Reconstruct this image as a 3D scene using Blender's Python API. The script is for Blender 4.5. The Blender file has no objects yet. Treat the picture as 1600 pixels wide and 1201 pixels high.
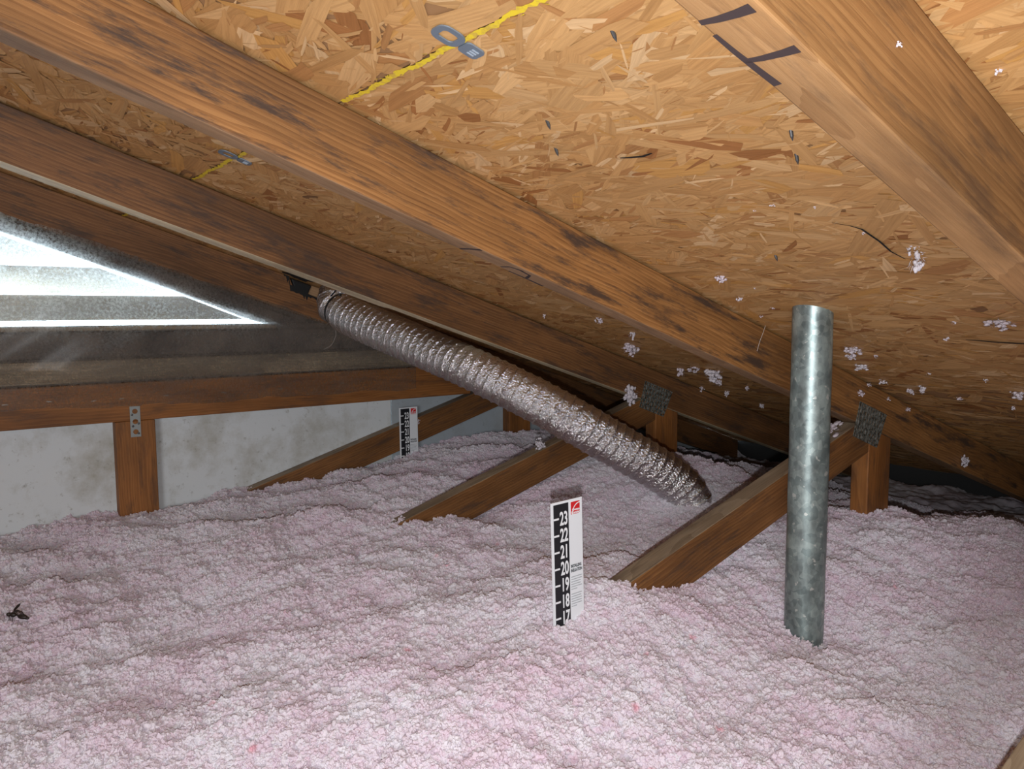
import bpy, bmesh, math, random
import numpy as np
from mathutils import Vector, Matrix

sc = bpy.context.scene
C = sc.collection

# ------------------------------------------------------------------ camera, world, lights, exposure
ZF = 0.95                      # camera height above the attic floor (drywall) = z 0
cam_d = bpy.data.cameras.new('camera')
cam = bpy.data.objects.new('camera', cam_d)
C.objects.link(cam)
cam_d.sensor_width = 36.0
cam_d.lens = 1206.999 / 1600 * 36.0
cam_d.clip_start = 0.01
R = Vector((0.79859463, -0.60184212, -0.00571609))
U = Vector((0.05987136, 0.06998704, 0.99574958))
F = Vector((0.59888399, 0.7955425, -0.09192438))
cam.matrix_world = Matrix(((R.x, U.x, -F.x, 0), (R.y, U.y, -F.y, 0), (R.z, U.z, -F.z, ZF), (0, 0, 0, 1)))
sc.camera = cam

world = bpy.data.worlds.new('sky')
sc.world = world
world.use_nodes = True
bg = world.node_tree.nodes['Background']
bg.inputs['Color'].default_value = (0.72, 0.88, 1.0, 1)
bg.inputs['Strength'].default_value = 7.5

def spot(name, loc, aim, energy, radius, angle, blend, col):
    l = bpy.data.lights.new(name, 'SPOT')
    l.energy = energy; l.shadow_soft_size = radius; l.color = col
    l.spot_size = math.radians(angle); l.spot_blend = blend
    o = bpy.data.objects.new(name, l); C.objects.link(o)
    o.location = loc
    o.rotation_euler = (Vector(aim) - Vector(loc)).to_track_quat('-Z', 'Y').to_euler()
    return o
# phone flash, a few cm below the lens; and an added soft fill light behind the camera, with no actual source
spot('flash', (0.0, -0.0, ZF - 0.045), (0.62, 0.80, ZF - 0.26), 32.0, 0.006, 150, 1.0, (0.945, 0.968, 1.0))
al = bpy.data.lights.new('rear_fill', 'AREA'); al.shape = 'RECTANGLE'; al.size = 0.8; al.size_y = 0.55; al.energy = 27.0; al.color = (0.945, 0.968, 1.0)
ao = bpy.data.objects.new('rear_fill', al); C.objects.link(ao); ao.location = (-1.35, -1.10, ZF + 0.0)
ao.rotation_euler = (Vector((0.85, 1.2, ZF - 0.15)) - Vector(ao.location)).to_track_quat('-Z', 'Y').to_euler()

vs = sc.view_settings
vs.view_transform = 'Standard'
vs.look = 'None'
vs.gamma = 1.0
vs.use_curve_mapping = False
vs.exposure = 0.0

# ------------------------------------------------------------------ geometry constants (metres, z relative to lens, ZF added on build)
S = 0.33                       # roof slope 4/12
H = 0.365                      # roof underside above the lens
D = 0.096                      # vertical depth of a rafter
T = 0.038                      # lumber thickness
Y1, Y2, Y3, Y4 = 0.248, 0.82, 1.43, 2.04
YW = Y4 + T                    # inside face of the gable sheathing
def roof(x): return H - S * x
ANG = math.atan(S)

# ------------------------------------------------------------------ materials
def mat(name):
    m = bpy.data.materials.new(name); m.use_nodes = True
    nt = m.node_tree
    b = nt.nodes['Principled BSDF']
    return m, nt, b
def N(nt, typ, **kw):
    n = nt.nodes.new(typ)
    for k, v in kw.items():
        if k.startswith('i_'): n.inputs[k[2:].replace('_', ' ')].default_value = v
        else: setattr(n, k, v)
    return n
def ramp(nt, src, stops, interp='LINEAR'):
    r = nt.nodes.new('ShaderNodeValToRGB'); r.color_ramp.interpolation = interp
    e = r.color_ramp.elements
    while len(e) < len(stops): e.new(0.5)
    for k, (p, c) in enumerate(stops):
        e[k].position = p
        e[k].color = (*c, 1) if len(c) == 3 else c
    nt.links.new(src, r.inputs['Fac'])
    return r
def mix(nt, fac, a, b, mode='MIX'):
    n = nt.nodes.new('ShaderNodeMix'); n.data_type = 'RGBA'; n.blend_type = mode
    for sock, v in ((n.inputs[0], fac), (n.inputs[6], a), (n.inputs[7], b)):
        if hasattr(v, 'links'): nt.links.new(v, sock)
        elif isinstance(v, (int, float)): sock.default_value = v
        else: sock.default_value = (*v, 1)
    return n.outputs[2]
def simple(name, col, rough=0.6, metal=0.0):
    m, nt, b = mat(name)
    b.inputs['Base Color'].default_value = (*col, 1)
    b.inputs['Roughness'].default_value = rough
    b.inputs['Metallic'].default_value = metal
    return m

def wood(name, dark, mid, light, stain=0.5, rough=0.6, seed=0.0):
    """board with the grain along its local X axis, knots, growth rings and grey mould stains"""
    m, nt, b = mat(name)
    tc = N(nt, 'ShaderNodeTexCoord'); oi = N(nt, 'ShaderNodeObjectInfo')
    off = N(nt, 'ShaderNodeVectorMath', operation='SCALE'); off.inputs[0].default_value = (13.1, 7.7, 5.3)
    nt.links.new(oi.outputs['Random'], off.inputs['Scale'])
    add = N(nt, 'ShaderNodeVectorMath', operation='ADD')
    nt.links.new(tc.outputs['Object'], add.inputs[0]); nt.links.new(off.outputs[0], add.inputs[1])
    # knots warp the rings
    mpk = N(nt, 'ShaderNodeMapping'); mpk.inputs['Scale'].default_value = (3.2, 9, 9); nt.links.new(add.outputs[0], mpk.inputs['Vector'])
    warp = N(nt, 'ShaderNodeTexNoise', i_Scale=1.0, i_Detail=2.0); nt.links.new(mpk.outputs[0], warp.inputs['Vector'])
    mpr = N(nt, 'ShaderNodeMapping'); mpr.inputs['Scale'].default_value = (0.8, 42, 42); nt.links.new(add.outputs[0], mpr.inputs['Vector'])
    wv = N(nt, 'ShaderNodeVectorMath', operation='SCALE'); wv.inputs['Scale'].default_value = 2.2
    nt.links.new(warp.outputs['Color'], wv.inputs[0])
    ad2 = N(nt, 'ShaderNodeVectorMath', operation='ADD'); nt.links.new(mpr.outputs[0], ad2.inputs[0]); nt.links.new(wv.outputs[0], ad2.inputs[1])
    ring = N(nt, 'ShaderNodeTexWave', wave_type='BANDS', bands_direction='Z', wave_profile='SAW')
    ring.inputs['Scale'].default_value = 1.15; ring.inputs['Distortion'].default_value = 1.5; ring.inputs['Detail'].default_value = 2
    nt.links.new(ad2.outputs[0], ring.inputs['Vector'])
    mpf = N(nt, 'ShaderNodeMapping'); mpf.inputs['Scale'].default_value = (9, 330, 330); nt.links.new(add.outputs[0], mpf.inputs['Vector'])
    fine = N(nt, 'ShaderNodeTexNoise', i_Scale=1.0, i_Detail=4.0, i_Roughness=0.7); nt.links.new(mpf.outputs[0], fine.inputs['Vector'])
    g = N(nt, 'ShaderNodeMath', operation='MULTIPLY_ADD'); g.inputs[1].default_value = 0.26
    nt.links.new(ring.outputs['Fac'], g.inputs[0])
    f2 = N(nt, 'ShaderNodeMath', operation='MULTIPLY'); f2.inputs[1].default_value = 0.80; nt.links.new(fine.outputs['Fac'], f2.inputs[0])
    nt.links.new(f2.outputs[0], g.inputs[2])
    c = ramp(nt, g.outputs[0], [(0.25, light), (0.52, mid), (0.82, dark)])
    # broad tone variation
    mpb = N(nt, 'ShaderNodeMapping'); mpb.inputs['Scale'].default_value = (3.0, 12, 12); nt.links.new(add.outputs[0], mpb.inputs['Vector'])
    br = N(nt, 'ShaderNodeTexNoise', i_Scale=1.0, i_Detail=4.0, i_Roughness=0.6); nt.links.new(mpb.outputs[0], br.inputs['Vector'])
    brr = ramp(nt, br.outputs['Fac'], [(0.35, (0.62, 0.60, 0.58)), (0.62, (1.1, 1.06, 1.0))])
    c2 = mix(nt, 1.0, c.outputs[0], brr.outputs[0], 'MULTIPLY')
    # mould / soot marks with ragged outline along the grain
    mps = N(nt, 'ShaderNodeMapping'); mps.inputs['Scale'].default_value = (7, 40, 40); mps.inputs['Location'].default_value = (seed, 3 + seed, 1)
    nt.links.new(add.outputs[0], mps.inputs['Vector'])
    st = N(nt, 'ShaderNodeTexNoise', i_Scale=1.0, i_Detail=6.0, i_Roughness=0.72); nt.links.new(mps.outputs[0], st.inputs['Vector'])
    sr = ramp(nt, st.outputs['Fac'], [(0.51, (0, 0, 0)), (0.63, (stain,) * 3)])
    c3 = mix(nt, sr.outputs[0], c2, (0.055, 0.035, 0.026))
    # knots
    vk = N(nt, 'ShaderNodeTexVoronoi', i_Scale=1.0); mk = N(nt, 'ShaderNodeMapping'); mk.inputs['Scale'].default_value = (2.2, 4, 7)
    nt.links.new(add.outputs[0], mk.inputs['Vector']); nt.links.new(mk.outputs[0], vk.inputs['Vector'])
    kr = ramp(nt, vk.outputs['Distance'], [(0.025, (0.75,) * 3), (0.07, (0, 0, 0))])
    c4 = mix(nt, kr.outputs[0], c3, (0.05, 0.022, 0.010))
    nt.links.new(c4, b.inputs['Base Color'])
    b.inputs['Roughness'].default_value = rough
    b.inputs['Specular IOR Level'].default_value = 0.35
    bp = N(nt, 'ShaderNodeBump'); bp.inputs['Strength'].default_value = 0.25; bp.inputs['Distance'].default_value = 0.002
    nt.links.new(g.outputs[0], bp.inputs['Height']); nt.links.new(bp.outputs[0], b.inputs['Normal'])
    return m

M = {}
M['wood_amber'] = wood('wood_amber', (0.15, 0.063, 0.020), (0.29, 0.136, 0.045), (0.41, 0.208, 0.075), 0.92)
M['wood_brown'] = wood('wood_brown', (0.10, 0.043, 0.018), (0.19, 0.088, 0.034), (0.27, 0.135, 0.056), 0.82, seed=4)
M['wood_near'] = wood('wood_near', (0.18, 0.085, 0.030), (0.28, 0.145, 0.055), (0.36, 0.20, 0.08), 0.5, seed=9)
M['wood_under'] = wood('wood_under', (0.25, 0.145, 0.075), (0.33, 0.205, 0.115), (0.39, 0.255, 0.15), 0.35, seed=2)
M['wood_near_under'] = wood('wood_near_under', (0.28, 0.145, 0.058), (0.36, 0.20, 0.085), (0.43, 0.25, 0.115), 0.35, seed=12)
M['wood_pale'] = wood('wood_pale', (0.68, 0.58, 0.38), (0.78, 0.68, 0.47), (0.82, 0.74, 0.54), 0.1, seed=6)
M['wood_web'] = wood('wood_web', (0.125, 0.050, 0.016), (0.22, 0.098, 0.032), (0.30, 0.145, 0.052), 0.65, seed=5)
M['wood_orange'] = wood('wood_orange', (0.18, 0.066, 0.016), (0.27, 0.108, 0.030), (0.34, 0.148, 0.045), 0.45, seed=7)
M['wood_grey'] = wood('wood_grey', (0.20, 0.145, 0.095), (0.30, 0.235, 0.165), (0.38, 0.31, 0.23), 0.4, seed=8)
M['wood_slat'] = wood('wood_slat', (0.70, 0.66, 0.58), (0.80, 0.78, 0.72), (0.86, 0.85, 0.81), 0.1, seed=3)

def osb_mat():
    m, nt, b = mat('osb_strands')
    at = N(nt, 'ShaderNodeAttribute', attribute_name='tone')
    uv = N(nt, 'ShaderNodeUVMap', uv_map='grain')
    mp = N(nt, 'ShaderNodeMapping'); mp.inputs['Scale'].default_value = (10, 260, 1); nt.links.new(uv.outputs[0], mp.inputs['Vector'])
    no = N(nt, 'ShaderNodeTexNoise', i_Scale=1.0, i_Detail=4.0, i_Roughness=0.65); nt.links.new(mp.outputs[0], no.inputs['Vector'])
    r = ramp(nt, no.outputs['Fac'], [(0.28, (0.78, 0.73, 0.68)), (0.6, (1.06, 1.05, 1.02))])
    c = mix(nt, 1.0, at.outputs['Color'], r.outputs[0], 'MULTIPLY')
    nt.links.new(c, b.inputs['Base Color'])
    b.inputs['Roughness'].default_value = 0.5
    b.inputs['Specular IOR Level'].default_value = 0.3
    bp = N(nt, 'ShaderNodeBump'); bp.inputs['Strength'].default_value = 0.25; bp.inputs['Distance'].default_value = 0.001
    nt.links.new(no.outputs['Fac'], bp.inputs['Height']); nt.links.new(bp.outputs[0], b.inputs['Normal'])
    return m
M['osb'] = osb_mat()
M['osb_core'] = simple('osb_core', (0.34, 0.18, 0.075), 0.8)
M['underlay_eave_shade'] = simple('roof_underlay', (0.03, 0.03, 0.03), 0.9)  # roof felt; also darkens the eave wall in place of shade
M['drywall'] = simple('drywall', (0.6, 0.58, 0.55), 0.9)

def yellow_mat():
    m, nt, b = mat('yellow_edge_paint')
    tc = N(nt, 'ShaderNodeTexCoord')
    no = N(nt, 'ShaderNodeTexNoise', i_Scale=160.0, i_Detail=4.0); nt.links.new(tc.outputs['Object'], no.inputs['Vector'])
    r = ramp(nt, no.outputs['Fac'], [(0.35, (0.62, 0.42, 0.06)), (0.55, (0.80, 0.60, 0.03))])
    nt.links.new(r.outputs[0], b.inputs['Base Color']); b.inputs['Roughness'].default_value = 0.7
    return m
M['yellow'] = yellow_mat()
M['clip_steel'] = simple('clip_steel', (0.23, 0.29, 0.36), 0.45, 0.45)
M['clip_mark'] = simple('clip_stamp', (0.5, 0.58, 0.66), 0.5, 0.3)
M['marker'] = simple('black_marker', (0.035, 0.022, 0.022), 0.7)
M['nail'] = simple('nail_steel', (0.12, 0.12, 0.12), 0.45, 0.8)
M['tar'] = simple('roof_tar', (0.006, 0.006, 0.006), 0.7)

def fluff_mat(name, lo, hi, spot_col, scale):
    m, nt, b = mat(name)
    ge = N(nt, 'ShaderNodeNewGeometry')
    n1 = N(nt, 'ShaderNodeTexNoise', i_Scale=scale, i_Detail=5.0, i_Roughness=0.65); nt.links.new(ge.outputs['Position'], n1.inputs['Vector'])
    n2 = N(nt, 'ShaderNodeTexNoise', i_Scale=5.0, i_Detail=3.0); nt.links.new(ge.outputs['Position'], n2.inputs['Vector'])
    ad = N(nt, 'ShaderNodeMath', operation='MULTIPLY_ADD'); ad.inputs[1].default_value = 0.7
    nt.links.new(n2.outputs['Fac'], ad.inputs[0])
    h = N(nt, 'ShaderNodeMath', operation='MULTIPLY'); h.inputs[1].default_value = 0.5; nt.links.new(n1.outputs['Fac'], h.inputs[0])
    nt.links.new(h.outputs[0], ad.inputs[2])
    oi = N(nt, 'ShaderNodeObjectInfo')
    a3 = N(nt, 'ShaderNodeMath', operation='MULTIPLY_ADD'); a3.inputs[1].default_value = 0.30; nt.links.new(oi.outputs['Random'], a3.inputs[0]); nt.links.new(ad.outputs[0], a3.inputs[2])
    r = ramp(nt, a3.outputs[0], [(0.52, lo), (0.92, hi)])
    v = N(nt, 'ShaderNodeTexVoronoi', i_Scale=11.0); nt.links.new(ge.outputs['Position'], v.inputs['Vector'])
    vr = ramp(nt, v.outputs['Distance'], [(0.03, (0.8,) * 3), (0.085, (0, 0, 0))])
    c = mix(nt, vr.outputs[0], r.outputs[0], spot_col)
    nt.links.new(c, b.inputs['Base Color'])
    b.inputs['Roughness'].default_value = 0.95
    b.inputs['Specular IOR Level'].default_value = 0.1
    tl = N(nt, 'ShaderNodeBsdfTranslucent'); nt.links.new(c, tl.inputs[0])
    ms = N(nt, 'ShaderNodeMixShader'); ms.inputs[0].default_value = 0.3
    out = [q for q in nt.nodes if q.type == 'OUTPUT_MATERIAL'][0]
    nt.links.new(b.outputs[0], ms.inputs[1]); nt.links.new(tl.outputs[0], ms.inputs[2]); nt.links.new(ms.outputs[0], out.inputs['Surface'])
    n3 = N(nt, 'ShaderNodeTexNoise', i_Scale=520.0, i_Detail=3.0, i_Roughness=0.7); nt.links.new(ge.outputs['Position'], n3.inputs['Vector'])
    bp = N(nt, 'ShaderNodeBump'); bp.inputs['Strength'].default_value = 0.35; bp.inputs['Distance'].default_value = 0.002
    nt.links.new(n3.outputs['Fac'], bp.inputs['Height']); nt.links.new(bp.outputs[0], b.inputs['Normal'])
    return m
M['insulation'] = fluff_mat('pink_insulation', (0.85, 0.695, 0.785), (0.91, 0.875, 0.92), (0.88, 0.45, 0.53), 45)
M['fluff'] = fluff_mat('white_fluff', (0.84, 0.74, 0.80), (0.9, 0.86, 0.9), (0.86, 0.7, 0.75), 60)

def galv_mat():
    m, nt, b = mat('galvanized_steel')
    tc = N(nt, 'ShaderNodeTexCoord')
    v = N(nt, 'ShaderNodeTexVoronoi', i_Scale=110.0); nt.links.new(tc.outputs['Object'], v.inputs['Vector'])
    mp = N(nt, 'ShaderNodeMapping'); mp.inputs['Scale'].default_value = (1, 1, 0.5); nt.links.new(tc.outputs['Object'], mp.inputs['Vector'])
    n = N(nt, 'ShaderNodeTexNoise', i_Scale=40.0, i_Detail=5.0, i_Roughness=0.65); nt.links.new(mp.outputs[0], n.inputs['Vector'])
    bw = N(nt, 'ShaderNodeRGBToBW'); nt.links.new(v.outputs['Color'], bw.inputs[0])
    r1 = ramp(nt, bw.outputs[0], [(0.2, (0.21, 0.26, 0.265)), (0.8, (0.33, 0.39, 0.39))])
    r2 = ramp(nt, n.outputs['Fac'], [(0.40, (0.75, 0.76, 0.74)), (0.62, (1.25, 1.27, 1.22))])
    c = mix(nt, 1.0, r1.outputs[0], r2.outputs[0], 'MULTIPLY')
    n2 = N(nt, 'ShaderNodeTexNoise', i_Scale=95.0, i_Detail=2.0); nt.links.new(tc.outputs['Object'], n2.inputs['Vector'])
    r3 = ramp(nt, n2.outputs['Fac'], [(0.665, (0, 0, 0)), (0.70, (0.8,) * 3)])
    c2 = mix(nt, r3.outputs[0], c, (0.62, 0.64, 0.60))
    nt.links.new(c2, b.inputs['Base Color'])
    b.inputs['Metallic'].default_value = 0.55
    rr = ramp(nt, n.outputs['Fac'], [(0.35, (0.34,) * 3), (0.65, (0.5,) * 3)])
    nt.links.new(rr.outputs[0], b.inputs['Roughness'])
    bp = N(nt, 'ShaderNodeBump'); bp.inputs['Strength'].default_value = 0.25; bp.inputs['Distance'].default_value = 0.001
    nt.links.new(n.outputs['Fac'], bp.inputs['Height']); nt.links.new(bp.outputs[0], b.inputs['Normal'])
    return m
M['galv'] = galv_mat()

def plate_mat():
    m, nt, b = mat('truss_plate_steel')
    tc = N(nt, 'ShaderNodeTexCoord')
    n = N(nt, 'ShaderNodeTexNoise', i_Scale=120.0, i_Detail=4.0, i_Roughness=0.7); nt.links.new(tc.outputs['Object'], n.inputs['Vector'])
    r = ramp(nt, n.outputs['Fac'], [(0.38, (0.05, 0.05, 0.04)), (0.5, (0.22, 0.235, 0.21)), (0.66, (0.46, 0.49, 0.46))])
    nt.links.new(r.outputs[0], b.inputs['Base Color'])
    b.inputs['Metallic'].default_value = 0.6; b.inputs['Roughness'].default_value = 0.5
    return m
M['plate'] = plate_mat()
M['mending'] = simple('mending_steel', (0.30, 0.32, 0.31), 0.5, 0.6)

def foil_mat():
    m, nt, b = mat('foil_jacket')
    tc = N(nt, 'ShaderNodeTexCoord')
    n = N(nt, 'ShaderNodeTexNoise', i_Scale=120.0, i_Detail=6.0, i_Roughness=0.72); nt.links.new(tc.outputs['Object'], n.inputs['Vector'])
    v = N(nt, 'ShaderNodeTexVoronoi', feature='DISTANCE_TO_EDGE', i_Scale=140.0); nt.links.new(tc.outputs['Object'], v.inputs['Vector'])
    ad = N(nt, 'ShaderNodeMath', operation='ADD'); nt.links.new(n.outputs['Fac'], ad.inputs[0]); nt.links.new(v.outputs['Distance'], ad.inputs[1])
    bp = N(nt, 'ShaderNodeBump'); bp.inputs['Strength'].default_value = 0.75; bp.inputs['Distance'].default_value = 0.004
    nt.links.new(ad.outputs[0], bp.inputs['Height']); nt.links.new(bp.outputs[0], b.inputs['Normal'])
    b.inputs['Base Color'].default_value = (0.78, 0.76, 0.76, 1)
    b.inputs['Metallic'].default_value = 0.98; b.inputs['Roughness'].default_value = 0.15
    return m
M['foil'] = foil_mat()
M['black_plastic'] = simple('black_plastic', (0.01, 0.01, 0.01), 0.45)

def wallboard(name, base, dirt, amount, scale):
    m, nt, b = mat(name)
    tc = N(nt, 'ShaderNodeTexCoord')
    n = N(nt, 'ShaderNodeTexNoise', i_Scale=scale, i_Detail=8.0, i_Roughness=0.7); nt.links.new(tc.outputs['Object'], n.inputs['Vector'])
    r = ramp(nt, n.outputs['Fac'], [(0.46, (0, 0, 0)), (0.72, (amount,) * 3)])
    n2 = N(nt, 'ShaderNodeTexNoise', i_Scale=60.0, i_Detail=5.0, i_Roughness=0.75); nt.links.new(tc.outputs['Object'], n2.inputs['Vector'])
    r2 = ramp(nt, n2.outputs['Fac'], [(0.60, (0, 0, 0)), (0.74, (amount * 0.8,) * 3)])
    c = mix(nt, r.outputs[0], base, dirt)
    c2 = mix(nt, r2.outputs[0], c, tuple(k * 0.6 for k in dirt))
    nt.links.new(c2, b.inputs['Base Color']); b.inputs['Roughness'].default_value = 0.75
    return m
M['white_board'] = wallboard('white_wallboard', (0.64, 0.67, 0.68), (0.30, 0.27, 0.19), 0.9, 5.0)
M['grey_board'] = wallboard('grey_wallboard', (0.36, 0.40, 0.43), (0.24, 0.24, 0.22), 0.6, 6.0)
M['fibreboard'] = wallboard('dark_fibreboard', (0.15, 0.115, 0.09), (0.022, 0.02, 0.02), 0.95, 7.0)

def plastic_mat():
    m, nt, b = mat('dusty_polythene')
    nt.nodes.remove(b)
    out = [n for n in nt.nodes if n.type == 'OUTPUT_MATERIAL'][0]
    tc = N(nt, 'ShaderNodeTexCoord')
    n = N(nt, 'ShaderNodeTexNoise', i_Scale=170.0, i_Detail=4.0, i_Roughness=0.75); nt.links.new(tc.outputs['Object'], n.inputs['Vector'])
    n2 = N(nt, 'ShaderNodeTexNoise', i_Scale=9.0, i_Detail=4.0); nt.links.new(tc.outputs['Object'], n2.inputs['Vector'])
    ad = N(nt, 'ShaderNodeMath', operation='MULTIPLY_ADD'); ad.inputs[1].default_value = 0.5
    nt.links.new(n2.outputs['Fac'], ad.inputs[0]); nt.links.new(n.outputs['Fac'], ad.inputs[2])
    dust = ramp(nt, ad.outputs[0], [(0.60, (0.10,) * 3), (0.90, (0.80,) * 3)])
    tr = N(nt, 'ShaderNodeBsdfTransparent'); tr.inputs[0].default_value = (0.93, 0.94, 0.94, 1)
    di = N(nt, 'ShaderNodeBsdfDiffuse'); di.inputs[0].default_value = (0.22, 0.195, 0.19, 1)
    tl = N(nt, 'ShaderNodeBsdfTranslucent'); tl.inputs[0].default_value = (0.85, 0.88, 0.88, 1)
    gl = N(nt, 'ShaderNodeBsdfGlossy'); gl.inputs['Roughness'].default_value = 0.3
    mx = N(nt, 'ShaderNodeMixShader'); mx.inputs[0].default_value = 0.78
    nt.links.new(di.outputs[0], mx.inputs[1]); nt.links.new(tl.outputs[0], mx.inputs[2])
    m2 = N(nt, 'ShaderNodeMixShader'); nt.links.new(dust.outputs[0], m2.inputs[0])
    nt.links.new(tr.outputs[0], m2.inputs[1]); nt.links.new(mx.outputs[0], m2.inputs[2])
    m3 = N(nt, 'ShaderNodeMixShader'); m3.inputs[0].default_value = 0.012
    nt.links.new(m2.outputs[0], m3.inputs[1]); nt.links.new(gl.outputs[0], m3.inputs[2])
    nt.links.new(m3.outputs[0], out.inputs['Surface'])
    return m
M['plastic'] = plastic_mat()
M['card'] = simple('white_card', (0.78, 0.81, 0.84), 0.45)
M['ink'] = simple('black_ink', (0.012, 0.013, 0.017), 0.5)
M['white_ink'] = simple('white_ink', (0.82, 0.84, 0.86), 0.5)
M['red_ink'] = simple('red_ink', (0.62, 0.018, 0.022), 0.5)
M['grey_ink'] = simple('grey_ink', (0.42, 0.44, 0.46), 0.6)
M['wasp'] = simple('dark_insect', (0.02, 0.012, 0.008), 0.5)
M['fibre'] = simple('pale_fibre', (0.62, 0.55, 0.50), 0.8)

# ------------------------------------------------------------------ helpers
def link(name, me, parent=None, loc=(0, 0, 0), m=None):
    o = bpy.data.objects.new(name, me); C.objects.link(o)
    if m is not None and me is not None: me.materials.append(m)
    o.parent = parent
    p = Vector(loc)
    if parent is not None:
        q = parent; base = Vector((0, 0, 0))
        while q is not None: base += q.location; q = q.parent
        p = p - base
    o.location = p
    return o
def tag(o, label=None, cat=None, group=None, kind=None):
    if label: o['label'] = label
    if cat: o['category'] = cat
    if group: o['group'] = group
    if kind: o['kind'] = kind
    return o
def empty(name, loc):
    o = bpy.data.objects.new(name, None); C.objects.link(o); o.location = loc
    o.empty_display_size = 0.05
    return o
def pydata(name, verts, faces, smooth=False):
    me = bpy.data.meshes.new(name); me.from_pydata([tuple(v) for v in verts], [], faces); me.update()
    if smooth: me.polygons.foreach_set('use_smooth', [True] * len(me.polygons))
    return me
def bevel(o, w=0.002, seg=2):
    b = o.modifiers.new('edge', 'BEVEL'); b.width = w; b.segments = seg; b.limit_method = 'ANGLE'
    return o
def prism(name, poly, y0, y1, ang, m, parent=None, under=None, bev=0.002):
    """extrude an outline in the x-z plane (z relative to lens) over y; local X runs along the board at slope angle ang"""
    n = len(poly)
    cx = sum(p[0] for p in poly) / n; cz = sum(p[1] for p in poly) / n
    if sum(poly[i][0] * poly[(i + 1) % n][1] - poly[(i + 1) % n][0] * poly[i][1] for i in range(n)) < 0: poly = poly[::-1]
    c, s = math.cos(ang), math.sin(ang)
    loc = [((x - cx) * c + (z - cz) * s, -(x - cx) * s + (z - cz) * c) for x, z in poly]
    h = (y1 - y0) / 2
    v = [(a, -h, b) for a, b in loc] + [(a, h, b) for a, b in loc]
    f = [tuple(range(n)), tuple(range(2 * n - 1, n - 1, -1))]
    f += [(i, i + n, (i + 1) % n + n, (i + 1) % n) for i in range(n)]
    me = pydata(name, v, f)
    o = link(name, me, parent, (cx, (y0 + y1) / 2, cz + ZF), m)
    o.rotation_euler = (0, -ang, 0)
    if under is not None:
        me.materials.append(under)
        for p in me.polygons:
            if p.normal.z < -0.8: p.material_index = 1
    if bev: bevel(o, bev)
    return o
def boxmesh(name, sx, sy, sz):
    bm = bmesh.new(); bmesh.ops.create_cube(bm, size=1.0); bmesh.ops.scale(bm, vec=(sx, sy, sz), verts=bm.verts)
    me = bpy.data.meshes.new(name); bm.to_mesh(me); bm.free(); return me

# ------------------------------------------------------------------ floor, ceiling, walls
rng = np.random.default_rng(7)
random.seed(7)
XL, XR = -2.2, 2.75            # ridge side, eave side
YB = -2.0                      # behind the camera
fl = link('floor', boxmesh('floor', XR - XL + 0.4, 4.4, 0.013), None, ((XL + XR) / 2, 0.1, -0.0065), M['drywall'])
tag(fl, kind='structure', label='drywall attic floor buried under the pink insulation')

ceil = empty('ceiling', (0.9, 0.9, roof(0.9) + ZF))
tag(ceil, kind='structure', label='sloping roof deck of oriented strand board panels')
def deck_pt(x, y, d=0.0):      # d = distance below the underside, along its normal
    return Vector((x - d * math.sin(ANG), y, roof(x) + ZF - d * math.cos(ANG)))

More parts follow.
